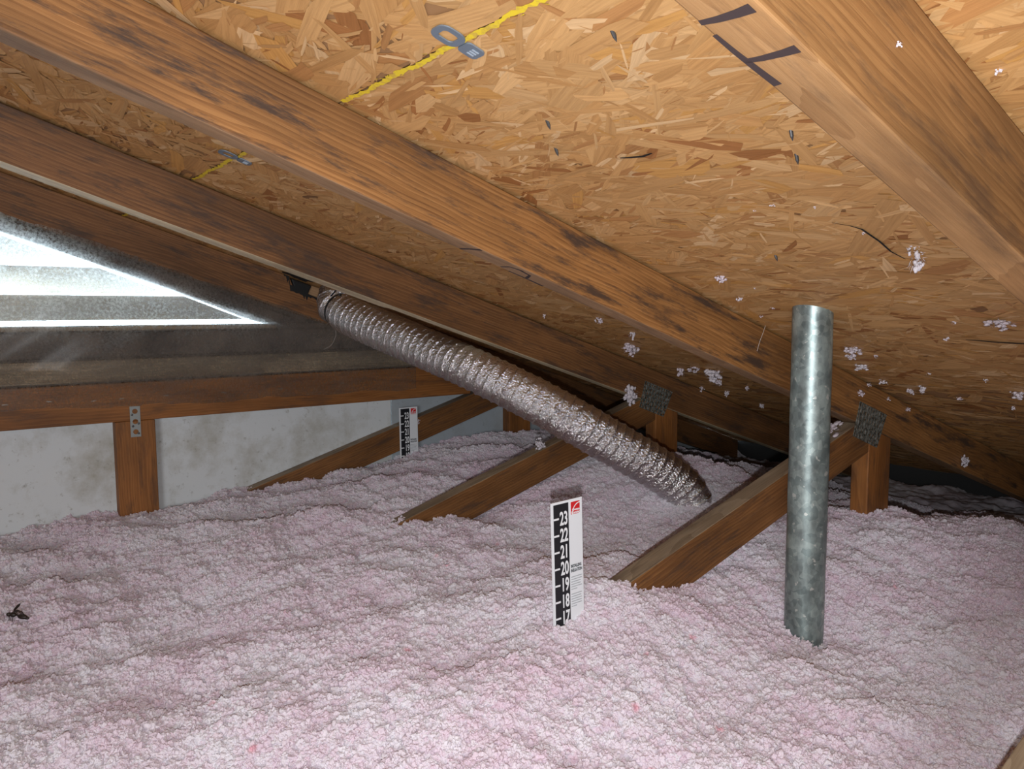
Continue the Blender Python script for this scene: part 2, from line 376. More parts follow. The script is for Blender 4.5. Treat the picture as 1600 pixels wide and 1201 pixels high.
def strands(name, x0, x1, y0, y1, count, parent, seed):
    r = np.random.default_rng(seed)
    n = count
    cx = r.uniform(x0, x1, n); cy = r.uniform(y0, y1, n)
    a = r.normal(0, 0.42, n); wild = r.random(n) < 0.22
    a[wild] = r.uniform(-1.57, 1.57, wild.sum())
    ln = np.clip(r.lognormal(math.log(0.055), 0.5, n), 0.012, 0.15)
    wd = np.clip(r.lognormal(math.log(0.0125), 0.55, n), 0.0025, 0.036)
    wd = np.minimum(wd, ln * 0.6)
    big = r.random(n) < 0.05; ln[big] = r.uniform(0.08, 0.15, big.sum()); wd[big] = r.uniform(0.02, 0.04, big.sum())
    spl = r.random(n) < 0.20; ln[spl] = r.uniform(0.008, 0.045, spl.sum()); wd[spl] = ln[spl] * r.uniform(0.05, 0.16, spl.sum())
    order = r.permutation(n) / n
    order[spl] = r.uniform(0.8, 1.05, spl.sum())
    dep = 0.0003 + order * 0.0022
    # outline: 8 points with ragged ends, u along, v across
    base = np.array([(-.5, -.35), (-.2, -.5), (.25, -.5), (.5, -.3), (.47, .25), (.2, .5), (-.25, .5), (-.46, .3)])
    jit = r.normal(0, 0.07, (n, 8, 2)); jit[:, [0, 3, 4, 7], 0] *= 1.6
    uv = base[None] + jit
    u = uv[:, :, 0] * ln[:, None]; v = uv[:, :, 1] * wd[:, None]
    # long axis along y
    dy = u * np.cos(a)[:, None] - v * np.sin(a)[:, None]
    dx = u * np.sin(a)[:, None] + v * np.cos(a)[:, None]
    xs = np.clip(cx[:, None] + dx, x0, x1); ys = np.clip(cy[:, None] + dy, y0, y1)
    tu = r.normal(0, 0.006, n); tv = r.normal(0, 0.018, n)
    lift = r.random(n) < 0.03
    tv[lift] *= 4
    dd = dep[:, None] + u * tu[:, None] + v * tv[:, None]
    dd = np.maximum(dd, 0.0002)
    co = np.stack([xs - dd * math.sin(ANG), ys, H - S * xs + ZF - dd * math.cos(ANG)], -1).reshape(-1, 3)
    faces = [tuple(range(i * 8, i * 8 + 8)) for i in range(n)]
    base_loc = Vector(((x0 + x1) / 2, (y0 + y1) / 2, roof((x0 + x1) / 2) + ZF))
    me = pydata(name, co - np.array(base_loc), faces)
    pal = np.array([(.56, .36, .165), (.61, .41, .20), (.53, .325, .14), (.67, .48, .26), (.76, .60, .38), (.44, .24, .10), (.30, .125, .042), (.60, .36, .12), (.14, .07, .035)])
    pk = r.choice(len(pal), n, p=[.28, .25, .18, .09, .045, .07, .03, .053, .002])
    pk[spl] = r.choice([0, 1, 3, 4, 5, 6], spl.sum(), p=[.2, .2, .2, .15, .15, .1])
    pal = pal * 0.78 + np.array([.56, .37, .17]) * 0.22
    col = pal[pk] * r.uniform(0.90, 1.10, (n, 1)) * np.array([0.99, 0.865, 0.755])
    ca = me.color_attributes.new('tone', 'FLOAT_COLOR', 'POINT')
    buf = np.ones((n * 8, 4), np.float32); buf[:, :3] = np.repeat(col, 8, 0)
    ca.data.foreach_set('color', buf.ravel())
    ul = me.uv_layers.new(name='grain')
    offs = r.uniform(0, 50, (n, 1, 2))
    uvb = np.stack([u, v], -1) + offs
    # loops follow vertex order as each face owns its vertices
    vi = np.zeros(len(me.loops), np.int32); me.loops.foreach_get('vertex_index', vi)
    ul.data.foreach_set('uv', uvb.reshape(-1, 2)[vi].astype(np.float32).ravel())
    o = link(name, me, parent, base_loc, M['osb'])
    tag(o, kind='stuff')
    return o

JX = 0.385                     # the visible joint between two rows of panels
rows = [(JX - 1.157 * 2 - 0.3, JX - 1.157 - 0.0015, 900), (JX - 1.157 + 0.0015, JX - 0.0015, 15000), (JX + 0.0015, JX + 1.157 - 0.0015, 33000), (JX + 1.157 + 0.0015, XR + 0.1, 9000)]
for k, (x0, x1, cnt) in enumerate(rows):
    # panel body, underside on the roof plane
    t = 0.011
    v = []
    for x in (x0, x1):
        for y in (YB, YW + 0.01):
            for d in (0, -t): v.append(deck_pt(x, y, d))
    c0 = deck_pt((x0 + x1) / 2, 0.9)
    me = pydata('osb_panel', [p - c0 for p in v], [(0, 1, 3, 2), (4, 6, 7, 5), (0, 4, 5, 1), (2, 3, 7, 6), (0, 2, 6, 4), (1, 5, 7, 3)])
    pn = link('osb_panel', me, ceil, c0, M['osb_core'])
    if k > 0:
        strands('strand_layer', max(x0, -0.75), x1, -0.75, YW, cnt, pn, 20 + k)
un = []
for x in (XL - 0.2, XR + 0.3):
    for y in (YB - 0.1, YW + 0.03):
        for d in (-0.0125, -0.02): un.append(deck_pt(x, y, d))
c0 = deck_pt(0.5, 0.9, -0.015)
link('roof_underlay', pydata('roof_underlay', [p - c0 for p in un], [(0, 1, 3, 2), (4, 6, 7, 5), (0, 4, 5, 1), (2, 3, 7, 6), (0, 2, 6, 4), (1, 5, 7, 3)]), ceil, c0, M['underlay_eave_shade'])

# yellow edge paint along the joint: ragged band on both panel edges
def paint_band(y0, y1, seed):
    r = random.Random(seed); vs_, fs_ = [], []
    n = int((y1 - y0) / 0.004)
    for i in range(n + 1):
        y = y0 + (y1 - y0) * i / n
        wob = 0.0012 * math.sin(y * 60) + r.uniform(-0.0006, 0.0006)
        for sx in (-1, 1):
            w = r.uniform(0.0012, 0.0042)
            vs_.append(deck_pt(JX + wob + sx * w, y, 0.0032))
    for i in range(n): fs_.append((2 * i, 2 * i + 1, 2 * i + 3, 2 * i + 2))
    # stray brush fibres
    for _ in range(int(90 * (y1 - y0))):
        y = r.uniform(y0, y1); x = JX + r.gauss(0, 0.004); l = r.uniform(0.003, 0.009); a = r.gauss(0, 0.5); w = r.uniform(0.0003, 0.0008)
        k = len(vs_)
        dx, dy = math.sin(a) * l, math.cos(a) * l
        for (px, py) in ((x - w, y), (x + w, y), (x + dx, y + dy)): vs_.append(deck_pt(px, py, 0.0034))
        fs_.append((k, k + 1, k + 2))
    c0 = deck_pt(JX, (y0 + y1) / 2)
    o = link('edge_paint', pydata('edge_paint', [p - c0 for p in vs_], fs_), ceil, c0, M['yellow'])
    o['label'] = 'ragged yellow paint along the panel joint'
paint_band(-0.4, Y1, 1); paint_band(Y1 + T, Y2, 2); paint_band(Y2 + T, Y3, 3); paint_band(Y3 + T, Y4, 4)

# nail points driven through the deck
nm = None
for (x, y) in [(0.515, 0.62), (0.66, 0.43), (0.62, 0.41), (0.56, 0.66), (0.88, 0.60), (0.44, 0.45)]:
    if nm is None:
        bm = bmesh.new()
        bmesh.ops.create_cone(bm, segments=8, radius1=0.0019, radius2=0.0016, depth=0.007, cap_ends=True)
        g = bmesh.ops.create_cone(bm, segments=8, radius1=0.0016, radius2=0.0002, depth=0.004, cap_ends=True)
        bmesh.ops.translate(bm, vec=(0, 0, 0.0055), verts=g['verts'])
        nm = bpy.data.meshes.new('nail_point'); bm.to_mesh(nm); bm.free(); nm.materials.append(M['nail'])
    o = link('nail_point', nm, ceil, deck_pt(x, y, 0.003))
    o.rotation_euler = (math.pi + random.uniform(-0.15, 0.15), ANG * -1 + random.uniform(-0.15, 0.15), 0)

# open cracks between strands of the deck
def crack(pts, w, name='open_crack'):
    vs_, fs_ = [], []
    for i, (x, y) in enumerate(pts):
        k = 0.25 + 0.75 * math.sin(math.pi * (i + 0.4) / (len(pts) - 0.2))
        for s in (-1, 1): vs_.append(deck_pt(x, y + s * w * k * 0.5, 0.0036) if abs(pts[-1][0] - pts[0][0]) > abs(pts[-1][1] - pts[0][1]) else deck_pt(x + s * w * k * 0.5, y, 0.0036))
    for i in range(len(pts) - 1): fs_.append((2 * i, 2 * i + 1, 2 * i + 3, 2 * i + 2))
    c0 = deck_pt(*pts[0])
    link(name, pydata(name, [p - c0 for p in vs_], fs_), ceil, c0, M['tar'])
crack([(0.802, 0.477), (0.814, 0.462), (0.825, 0.455), (0.86, 0.453), (0.89, 0.455), (0.914, 0.45)], 0.003)
crack([(1.227, 0.51), (1.229, 0.495), (1.236, 0.47), (1.238, 0.452), (1.24, 0.43), (1.245, 0.40)], 0.005)
crack([(0.60, 0.602), (0.603, 0.59), (0.606, 0.575), (0.604, 0.56)], 0.0035)

wb = empty('wall_back', (0.6, YW, ZF - 0.95))
tag(wb, kind='structure', label='gable end wall of pale and dark sheathing boards')
def wallpiece(name, poly, m, y0=YW + 0.001, th=0.012):
    return prism(name, poly, y0, y0 + th, 0, m, wb, bev=0.0008)
wallpiece('wall_panel', [(-2.3, -0.95), (0.388, -0.95), (0.388, -0.203), (-2.3, -0.203)], M['white_board'])
wallpiece('wall_panel', [(0.390, -0.95), (1.105, -0.95), (1.105, -0.203), (0.390, -0.203)], M['white_board'])
wallpiece('wall_panel', [(1.107, -0.95), (2.9, -0.95), (2.9, -0.6), (1.75, -0.205), (1.107, -0.203)], M['grey_board'])
HS = 0.347
def hyp(x): return -0.024 - (x - 0.745) * HS       # sloping edge of the vent opening
wallpiece('wall_panel', [(-2.3, -0.203), (1.74, -0.203), (1.19, roof(1.19) + 0.008), (1.19, -0.024), (-2.3, -0.024)], M['fibreboard'])
wallpiece('wall_panel', [(0.747, -0.024), (1.19, -0.024), (1.19, roof(1.19) + 0.008), (-0.62, roof(-0.62) + 0.008), (-0.62, hyp(-0.62))], M['fibreboard'])
wallpiece('wall_panel', [(-2.3, -0.023), (-0.62, -0.023), (-0.62, roof(-0.62)), (-2.3, roof(-2.3))], M['fibreboard'])
wl = link('wall_left', boxmesh('wall_left', 0.02, 4.3, 2.4), None, (XL - 0.02, 0.05, 1.1), M['osb_core']); tag(wl, kind='structure', label='far side of the attic behind the viewer')
wf = link('wall_front', boxmesh('wall_front', XR - XL + 0.4, 0.02, 2.6), None, ((XL + XR) / 2, YB - 0.02, 1.2), M['osb_core']); tag(wf, kind='structure', label='end of the attic behind the viewer')
we = link('wall_right', boxmesh('wall_right', 0.02, 4.3, 0.7), None, (XR + 0.06, 0.05, 0.35), M['underlay_eave_shade']); tag(we, kind='structure', label='low eave wall on the right')  # near-black colour puts the darkness of the unlit eave into the wall

# ------------------------------------------------------------------ gable vent with louvre slats
gv = empty('gable_vent', (0.2, YW + 0.02, ZF - 0.024))
tag(gv, 'triangular louvred gable vent glowing with daylight behind dusty plastic', 'vent')
prism('sill', [(-0.62, -0.036), (0.76, -0.036), (0.735, -0.026), (-0.62, -0.026)], Y4 + 0.016, YW + 0.10, 0, M['wood_grey'], gv)
prism('sloping_frame', [(0.752, -0.0245), (0.70, -0.0085), (-0.62, hyp(-0.62)), (-0.62, hyp(-0.62) + 0.030), (0.80, -0.010)], Y4 + 0.016, YW + 0.09, -math.atan(HS), M['fibreboard'], gv, bev=0.001, under=M['card'])
for k in range(6):
    z = -0.018 + 0.0665 * (k + 1); drop0 = 0.035
    x1 = 0.745 - (z - drop0 + 0.024) / HS - 0.012
    if x1 < -0.5: break
    x0 = -0.62
    dpt, drop, th = 0.064, 0.0555, 0.005
    v = []
    for x, ex in ((x0, 0), (None, 0)):
        for (yy, zz) in ((0, 0), (dpt, -drop), (dpt, -drop - th), (0, -th)):
            v.append((x if x is not None else 0.745 - (z + zz + 0.024) / HS - 0.014, yy - dpt / 2, zz))
    v = [(a - (x0 + x1) / 2, b, c) for a, b, c in v]
    me = pydata('slat', v, [(0, 1, 2, 3), (7, 6, 5, 4), (0, 4, 5, 1), (1, 5, 6, 2), (2, 6, 7, 3), (3, 7, 4, 0)])
    bevel(link('slat', me, gv, ((x0 + x1) / 2, YW + 0.045, z + ZF), M['wood_slat']), 0.001)

# boards of the vent framing behind the plastic
prism('ledger_board', [(-0.70, -0.158), (1.27, -0.158), (1.27, -0.106), (-0.70, -0.106)], Y4 + 0.018, YW, 0, M['wood_grey'], wb, bev=0.003)
prism('ledger_board', [(-0.70, -0.100), (1.22, -0.100), (1.10, -0.040), (-0.70, -0.040)], Y4 + 0.026, YW, 0, M['fibreboard'], wb, bev=0.003)
# ------------------------------------------------------------------ roof trusses
def toothed_plate(name, corners, y, parent, nx=9, nz=6):
    """connector plate with rows of punched slots; corners: x-z, clockwise from top left"""
    P = [Vector((c[0], 0, c[1])) for c in corners]
    c0 = sum(P, Vector()) / 4
    verts, faces = [], []
    def pt(u, v): return (P[0] * (1 - u) + P[1] * u) * (1 - v) + (P[3] * (1 - u) + P[2] * u) * v - c0
    cache = {}
    def vid(u, v):
        k = (round(u, 5), round(v, 5))
        if k not in cache: cache[k] = len(verts); verts.append(pt(u, v))
        return cache[k]
    for i in range(nx):
        for j in range(nz):
            u0, u1 = i / nx, (i + 1) / nx; v0, v1 = j / nz, (j + 1) / nz
            a, b = u0 + (u1 - u0) * .33, u0 + (u1 - u0) * .67
            c, d = v0 + (v1 - v0) * .2, v0 + (v1 - v0) * .8
            o = [vid(u0, v0), vid(u1, v0), vid(u1, v1), vid(u0, v1)]; n = [vid(a, c), vid(b, c), vid(b, d), vid(a, d)]
            for k in range(4): faces.append((o[k], n[k], n[(k + 1) % 4], o[(k + 1) % 4]))
    me = pydata(name, verts, faces)
    o = link(name, me, parent, (c0.x, y, c0.z + ZF), M['plate'])
    s = o.modifiers.new('gauge', 'SOLIDIFY'); s.thickness = 0.0014; s.offset = 0
    return o

def truss(y, label, m_chord, m_under, m_web, m_post, dx=0.0, name='roof_truss', chord_end=XR, notch=False):
    t = empty(name, (1.0, y + T / 2, 0.0))
    tag(t, label, 'truss')
    cut = [(0.785, roof(0.785) - 0.003), (0.80, roof(0.80) - 0.036), (0.90, roof(0.90) - 0.040), (1.0, roof(1.0) - 0.036), (1.01, roof(1.01) - 0.003)] if notch else []
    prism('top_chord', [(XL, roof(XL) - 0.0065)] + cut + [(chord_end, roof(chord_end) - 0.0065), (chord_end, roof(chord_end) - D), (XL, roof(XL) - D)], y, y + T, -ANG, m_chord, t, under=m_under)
    # diagonal web rises to the node under the chord, vertical web beside it
    def cb(x): return roof(x) - D
    xn = 1.544 + dx
    def wt(x): return -0.298 + 0.29 * (x - dx - 1.252)
    xm = (H - D + 0.298 + 0.29 * (1.252 + dx)) / (0.29 + S)
    w = prism('diagonal_web', [(0.05, wt(0.05)), (0.05, wt(0.05) - 0.078), (xn - 0.001, wt(xn) - 0.078), (xn - 0.001, cb(xn) - 0.001), (xm, cb(xm) - 0.001)], y, y + T, math.atan(0.29), m_web, t)
    w.data.materials.append(M['wood_grey'])
    for p in w.data.polygons:
        if p.normal.z > 0.8: p.material_index = 1
    prism('vertical_web', [(xn, cb(xn) - 0.001), (xn + 0.089, cb(xn + 0.089) - 0.001), (xn + 0.089, -0.855), (xn, -0.855)], y, y + T, math.pi / 2, m_post, t)
    prism('bottom_chord', [(XL, -0.858), (XR - 0.1, -0.858), (XR - 0.1, -0.947), (XL, -0.947)], y, y + T, 0, m_web, t)
    toothed_plate('connector_plate', [(1.500 + dx, -0.182), (1.608 + dx, -0.219), (1.572 + dx, -0.285), (1.478 + dx, -0.251)], y - 0.0012, t)
    return t
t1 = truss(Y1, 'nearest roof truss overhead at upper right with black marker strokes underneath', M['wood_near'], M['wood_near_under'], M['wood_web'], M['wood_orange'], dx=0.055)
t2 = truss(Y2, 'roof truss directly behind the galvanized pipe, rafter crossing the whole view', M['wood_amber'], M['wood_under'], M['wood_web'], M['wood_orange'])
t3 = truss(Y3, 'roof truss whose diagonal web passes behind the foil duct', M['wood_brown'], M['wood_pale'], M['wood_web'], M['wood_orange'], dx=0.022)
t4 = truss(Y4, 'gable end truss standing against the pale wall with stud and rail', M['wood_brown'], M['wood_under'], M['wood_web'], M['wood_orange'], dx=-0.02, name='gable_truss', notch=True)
prism('blocking', [(0.835, roof(0.835) - 0.004), (0.992, roof(0.992) - 0.004), (0.992, roof(0.992) - 0.034), (0.90, roof(0.90) - 0.037), (0.835, roof(0.835) - 0.030)], Y4 + 0.012, Y4 + T - 0.001, -ANG, M['wood_under'], t4)
prism('rail', [(-0.7, -0.162), (1.28, -0.162), (1.37, -0.19), (1.37, -0.255), (-0.7, -0.255)], Y4, Y4 + T - 0.001, 0, M['wood_orange'], t4)
prism('stud', [(0.344, -0.2555), (0.433, -0.2555), (0.433, -0.857), (0.344, -0.857)], Y4, Y4 + T - 0.001, math.pi / 2, M['wood_orange'], t4)

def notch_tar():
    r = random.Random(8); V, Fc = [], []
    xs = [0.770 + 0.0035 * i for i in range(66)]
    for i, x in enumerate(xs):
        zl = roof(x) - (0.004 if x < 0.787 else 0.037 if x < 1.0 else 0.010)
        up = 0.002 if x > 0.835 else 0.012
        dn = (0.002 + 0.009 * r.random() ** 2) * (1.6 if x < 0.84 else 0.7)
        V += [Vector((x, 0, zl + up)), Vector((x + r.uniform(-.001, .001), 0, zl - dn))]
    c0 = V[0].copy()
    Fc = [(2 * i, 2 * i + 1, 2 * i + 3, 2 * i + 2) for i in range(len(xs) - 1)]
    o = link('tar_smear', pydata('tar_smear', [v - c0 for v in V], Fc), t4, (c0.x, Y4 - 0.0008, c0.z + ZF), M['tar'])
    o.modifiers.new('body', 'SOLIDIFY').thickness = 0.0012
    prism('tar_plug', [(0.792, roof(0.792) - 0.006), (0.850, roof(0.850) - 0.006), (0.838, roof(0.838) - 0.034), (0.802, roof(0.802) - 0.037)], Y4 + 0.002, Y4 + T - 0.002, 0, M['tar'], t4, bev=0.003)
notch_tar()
prism('sister_strip', [(XL + 0.02, roof(XL + 0.02) - 0.008), (0.78, roof(0.78) - 0.008), (0.78, roof(0.78) - D + 0.001), (XL + 0.02, roof(XL + 0.02) - D + 0.001)], Y3 + T + 0.0005, Y3 + T + 0.020, -ANG, M['wood_pale'], t3)
# mending plate with three holes, rail to stud
def mending(parent):
    bm = bmesh.new(); W, L, n = 0.0115, 0.0375, 20
    outer = []
    def cell(zc, hz, r):
        ring_o, ring_i = [], []
        th0 = math.atan2(hz, W)
        ang = [q * th0 / 3 - 0 for q in range(-3, 3)] + [th0 + q * (math.pi - 2 * th0) / 4 for q in range(4)] + [math.pi - th0 + q * 2 * th0 / 6 for q in range(6)] + [math.pi + th0 + q * (math.pi - 2 * th0) / 4 for q in range(4)]
        for i in range(n):
            a = ang[i]
            ca, sa = math.cos(a), math.sin(a)
            k = min(W / abs(ca) if abs(ca) > 1e-6 else 9, hz / abs(sa) if abs(sa) > 1e-6 else 9)
            ring_o.append(bm.verts.new((ca * k, 0, zc + sa * k))); ring_i.append(bm.verts.new((ca * r, 0, zc + sa * r)))
        for i in range(n): bm.faces.new((ring_o[i], ring_o[(i + 1) % n], ring_i[(i + 1) % n], ring_i[i]))
    for k in (-1, 0, 1): cell(k * L * 2 / 3, L / 3, 0.0062)
    bmesh.ops.remove_doubles(bm, verts=bm.verts, dist=1e-5)
    me = bpy.data.meshes.new('mending_plate'); bm.to_mesh(me); bm.free()
    o = link('mending_plate', me, parent, (0.388, Y4 - 0.0016, -0.257 + ZF), M['mending'])
    s = o.modifiers.new('gauge', 'SOLIDIFY'); s.thickness = 0.0016; s.offset = 0
    for x, z in ((0.382, -0.268), (0.395, -0.262), (0.381, -0.240), (0.394, -0.286)):
        bm = bmesh.new(); bmesh.ops.create_uvsphere(bm, u_segments=10, v_segments=6, radius=0.0028); bmesh.ops.scale(bm, vec=(1, 0.5, 1), verts=bm.verts)
        m2 = bpy.data.meshes.new('nail_head'); bm.to_mesh(m2); bm.free()
        link('nail_head', m2, o, (x, Y4 - 0.0028, z + ZF), M['nail'])
mending(t4)

# marker strokes on the rafter undersides
def stroke(parent, y, pts, w, yoff=0.0):
    """pts: (x, fraction across the 38 mm underside)"""
    vs_, fs_ = [], []
    for i, (x, fr) in enumerate(pts):
        a = pts[min(i + 1, len(pts) - 1)]; b = pts[max(i - 1, 0)]
        dx, dy = a[0] - b[0], (a[1] - b[1]) * T; l = math.hypot(dx, dy); nx, ny = -dy / l, dx / l
        ww = w * (0.6 + 0.55 * i / (len(pts) - 1))
        for s in (-1, 1):
            xx = x + nx * ww * s; yy = y + fr * T + ny * ww * s
            vs_.append(Vector((xx, yy, roof(xx) - D + ZF - 0.0004)))
    for i in range(len(pts) - 1): fs_.append((2 * i, 2 * i + 1, 2 * i + 3, 2 * i + 2))
    c0 = vs_[0].copy()
    o = link('marker_stroke', pydata('marker_stroke', [p - c0 for p in vs_], fs_), parent, c0, M['marker'])
    s = o.modifiers.new('ink', 'SOLIDIFY'); s.thickness = 0.0003

stroke(t1, Y1, [(0.343, 0.97), (0.345, 0.70), (0.346, 0.40), (0.346, 0.15)], 0.0032)
stroke(t1, Y1, [(0.382, 0.97), (0.384, 0.70), (0.385, 0.35), (0.385, 0.12)], 0.0030)
stroke(t1, Y1, [(0.355, 0.96), (0.372, 0.95), (0.390, 0.92), (0.410, 0.88)], 0.0024)
stroke(t2, Y2, [(0.560, 0.92), (0.563, 0.55), (0.568, 0.2), (0.570, 0.04)], 0.0025)
stroke(t2, Y2, [(0.625, 0.90), (0.627, 0.45), (0.640, 0.30), (0.660, 0.40), (0.668, 0.85)], 0.0020)
stroke(t2, Y2, [(0.64, 0.95), (0.67, 0.92), (0.70, 0.94)], 0.0020)

# ------------------------------------------------------------------ blown insulation
ctrl = np.array([
 (.70, .80, -.452), (.77, .86, -.428), (.90, .80, -.445), (1.00, .80, -.470), (1.06, .68, -.530), (1.15, .64, -.535), (1.25, .82, -.46), (1.45, .80, -.43),
 (1.64, .80, -.436), (1.56, .80, -.414), (1.60, 1.0, -.46), (.80, 1.42, -.430), (1.00, 1.41, -.462), (1.30, 1.40, -.40), (1.62, 1.42, -.388), (1.6, 1.6, -.42),
 (1.2, 2.03, -.425), (1.05, 2.03, -.446), (.9, 2.03, -.45), (.434, 2.03, -.489), (.1, 2.03, -.498), (1.6, 2.03, -.40), (.3, .5, -.56), (.6, .3, -.565), (.9, .2, -.555),
 (-.2, 1.0, -.55), (.1, 1.5, -.525), (.5, 1.2, -.50), (.55, .8, -.48), (1.4, .4, -.50), (1.8, .62, -.452), (1.75, .75, -.45), (2.1, 1.1, -.56), (2.5, .8, -.60), (2.2, 1.8, -.52),
 (2.0, .2, -.48), (-1, -1, -.55), (-2, 2, -.53), (2.6, -1.5, -.55), (-2, -2, -.55), (2.7, 2.0, -.62), (1.25, 1.1, -.455), (1.42, 1.2, -.412), (1.40, 1.08, -.435), (1.0, 1.1, -.455), (.75, 1.1, -.462), (1.9, .9, -.52), (1.3, 1.75, -.41), (1.9, 1.3, -.47), (1.2, .3, -.53)])
def rbf_fit(P):
    d = np.linalg.norm(P[:, None, :2] - P[None, :, :2], axis=-1)
    n = len(P)
    A = np.zeros((n + 3, n + 3)); A[:n, :n] = d + np.eye(n) * -0.004
    A[:n, n] = 1; A[:n, n + 1:] = P[:, :2]; A[n, :n] = 1; A[n + 1:, :n] = P[:, :2].T
    return np.linalg.solve(A, np.append(P[:, 2], (0, 0, 0)))
RW = rbf_fit(ctrl)
def ground(x, y):
    x = np.asarray(x, float); y = np.asarray(y, float)
    z = RW[-3] + RW[-2] * x + RW[-1] * y
    for (px, py, _), w in zip(ctrl, RW[:-3]): z = z + w * np.hypot(x - px, y - py)
    return z
def vnoise(x, y, s, seed):
    r = np.random.default_rng(seed); tab = r.random((256, 256))
    X, Y = x / s + 1000, y / s + 1000
    xi, yi = np.floor(X).astype(int), np.floor(Y).astype(int); fx, fy = X - xi, Y - yi
    fx = fx * fx * (3 - 2 * fx); fy = fy * fy * (3 - 2 * fy)
    g = lambda a, b: tab[a & 255, b & 255]
    return (g(xi, yi) * (1 - fx) + g(xi + 1, yi) * fx) * (1 - fy) + (g(xi, yi + 1) * (1 - fx) + g(xi + 1, yi + 1) * fx) * fy
def lumps(x, y):
    ca, sa = math.cos(0.6), math.sin(0.6)
    x2, y2 = x * ca - y * sa, x * sa + y * ca
    z = (vnoise(x2, y2 * 1.7, 0.16, 1) - .5) * 0.036
    z = z + (np.abs(vnoise(x, y, 0.075, 2) - .5) - .25) * 0.030
    z = z + (vnoise(x2, y2, 0.032, 3) - .5) * 0.009
    z = z + (vnoise(x, y, 0.014, 4) - .5) * 0.006
    z = z + (vnoise(x2, y2, 0.007, 5) - .5) * 0.005
    return z
xa = np.concatenate([np.linspace(XL, -0.35, 40)[:-1], np.arange(-0.35, 1.9, 0.0055), np.linspace(1.9, XR + 0.04, 110)])
ya = np.concatenate([np.linspace(YB, 0.05, 45)[:-1], np.arange(0.05, YW - 0.001, 0.0055), [YW - 0.001]])
GX, GY = np.meshgrid(xa, ya)
GZ = ground(GX, GY) + lumps(GX, GY)
GZ = np.minimum(GZ, roof(GX) - 0.03)
nx, ny = len(xa), len(ya)
co = np.stack([GX, GY, GZ + ZF], -1).reshape(-1, 3)
ii, jj = np.meshgrid(np.arange(nx - 1), np.arange(ny - 1))
a = (jj * nx + ii).ravel()
quads = np.stack([a, a + 1, a + nx + 1, a + nx], 1)
me = bpy.data.meshes.new('blown_insulation')
me.vertices.add(len(co)); me.vertices.foreach_set('co', co.astype(np.float32).ravel())
me.loops.add(quads.size); me.loops.foreach_set('vertex_index', quads.astype(np.int32).ravel())
me.polygons.add(len(quads)); me.polygons.foreach_set('loop_start', np.arange(0, quads.size, 4, dtype=np.int32))
me.update(calc_edges=True); me.validate()
me.polygons.foreach_set('use_smooth', np.ones(len(quads), bool))
dens = np.where((GX > -0.3) & (GX < 2.3) & (GY > 0.1), 1.0, 0.0) * np.clip(1.15 - 0.12 * np.hypot(GX, GY), 0.6, 1)
at = me.attributes.new('clump_density', 'FLOAT', 'POINT'); at.data.foreach_set('value', dens.astype(np.float32).ravel())
ins = link('blown_insulation', me, None, (0, 0, 0), M['insulation'])
tag(ins, 'thick drift of loose pink blown-in fibreglass insulation covering the floor', 'insulation', kind='stuff')

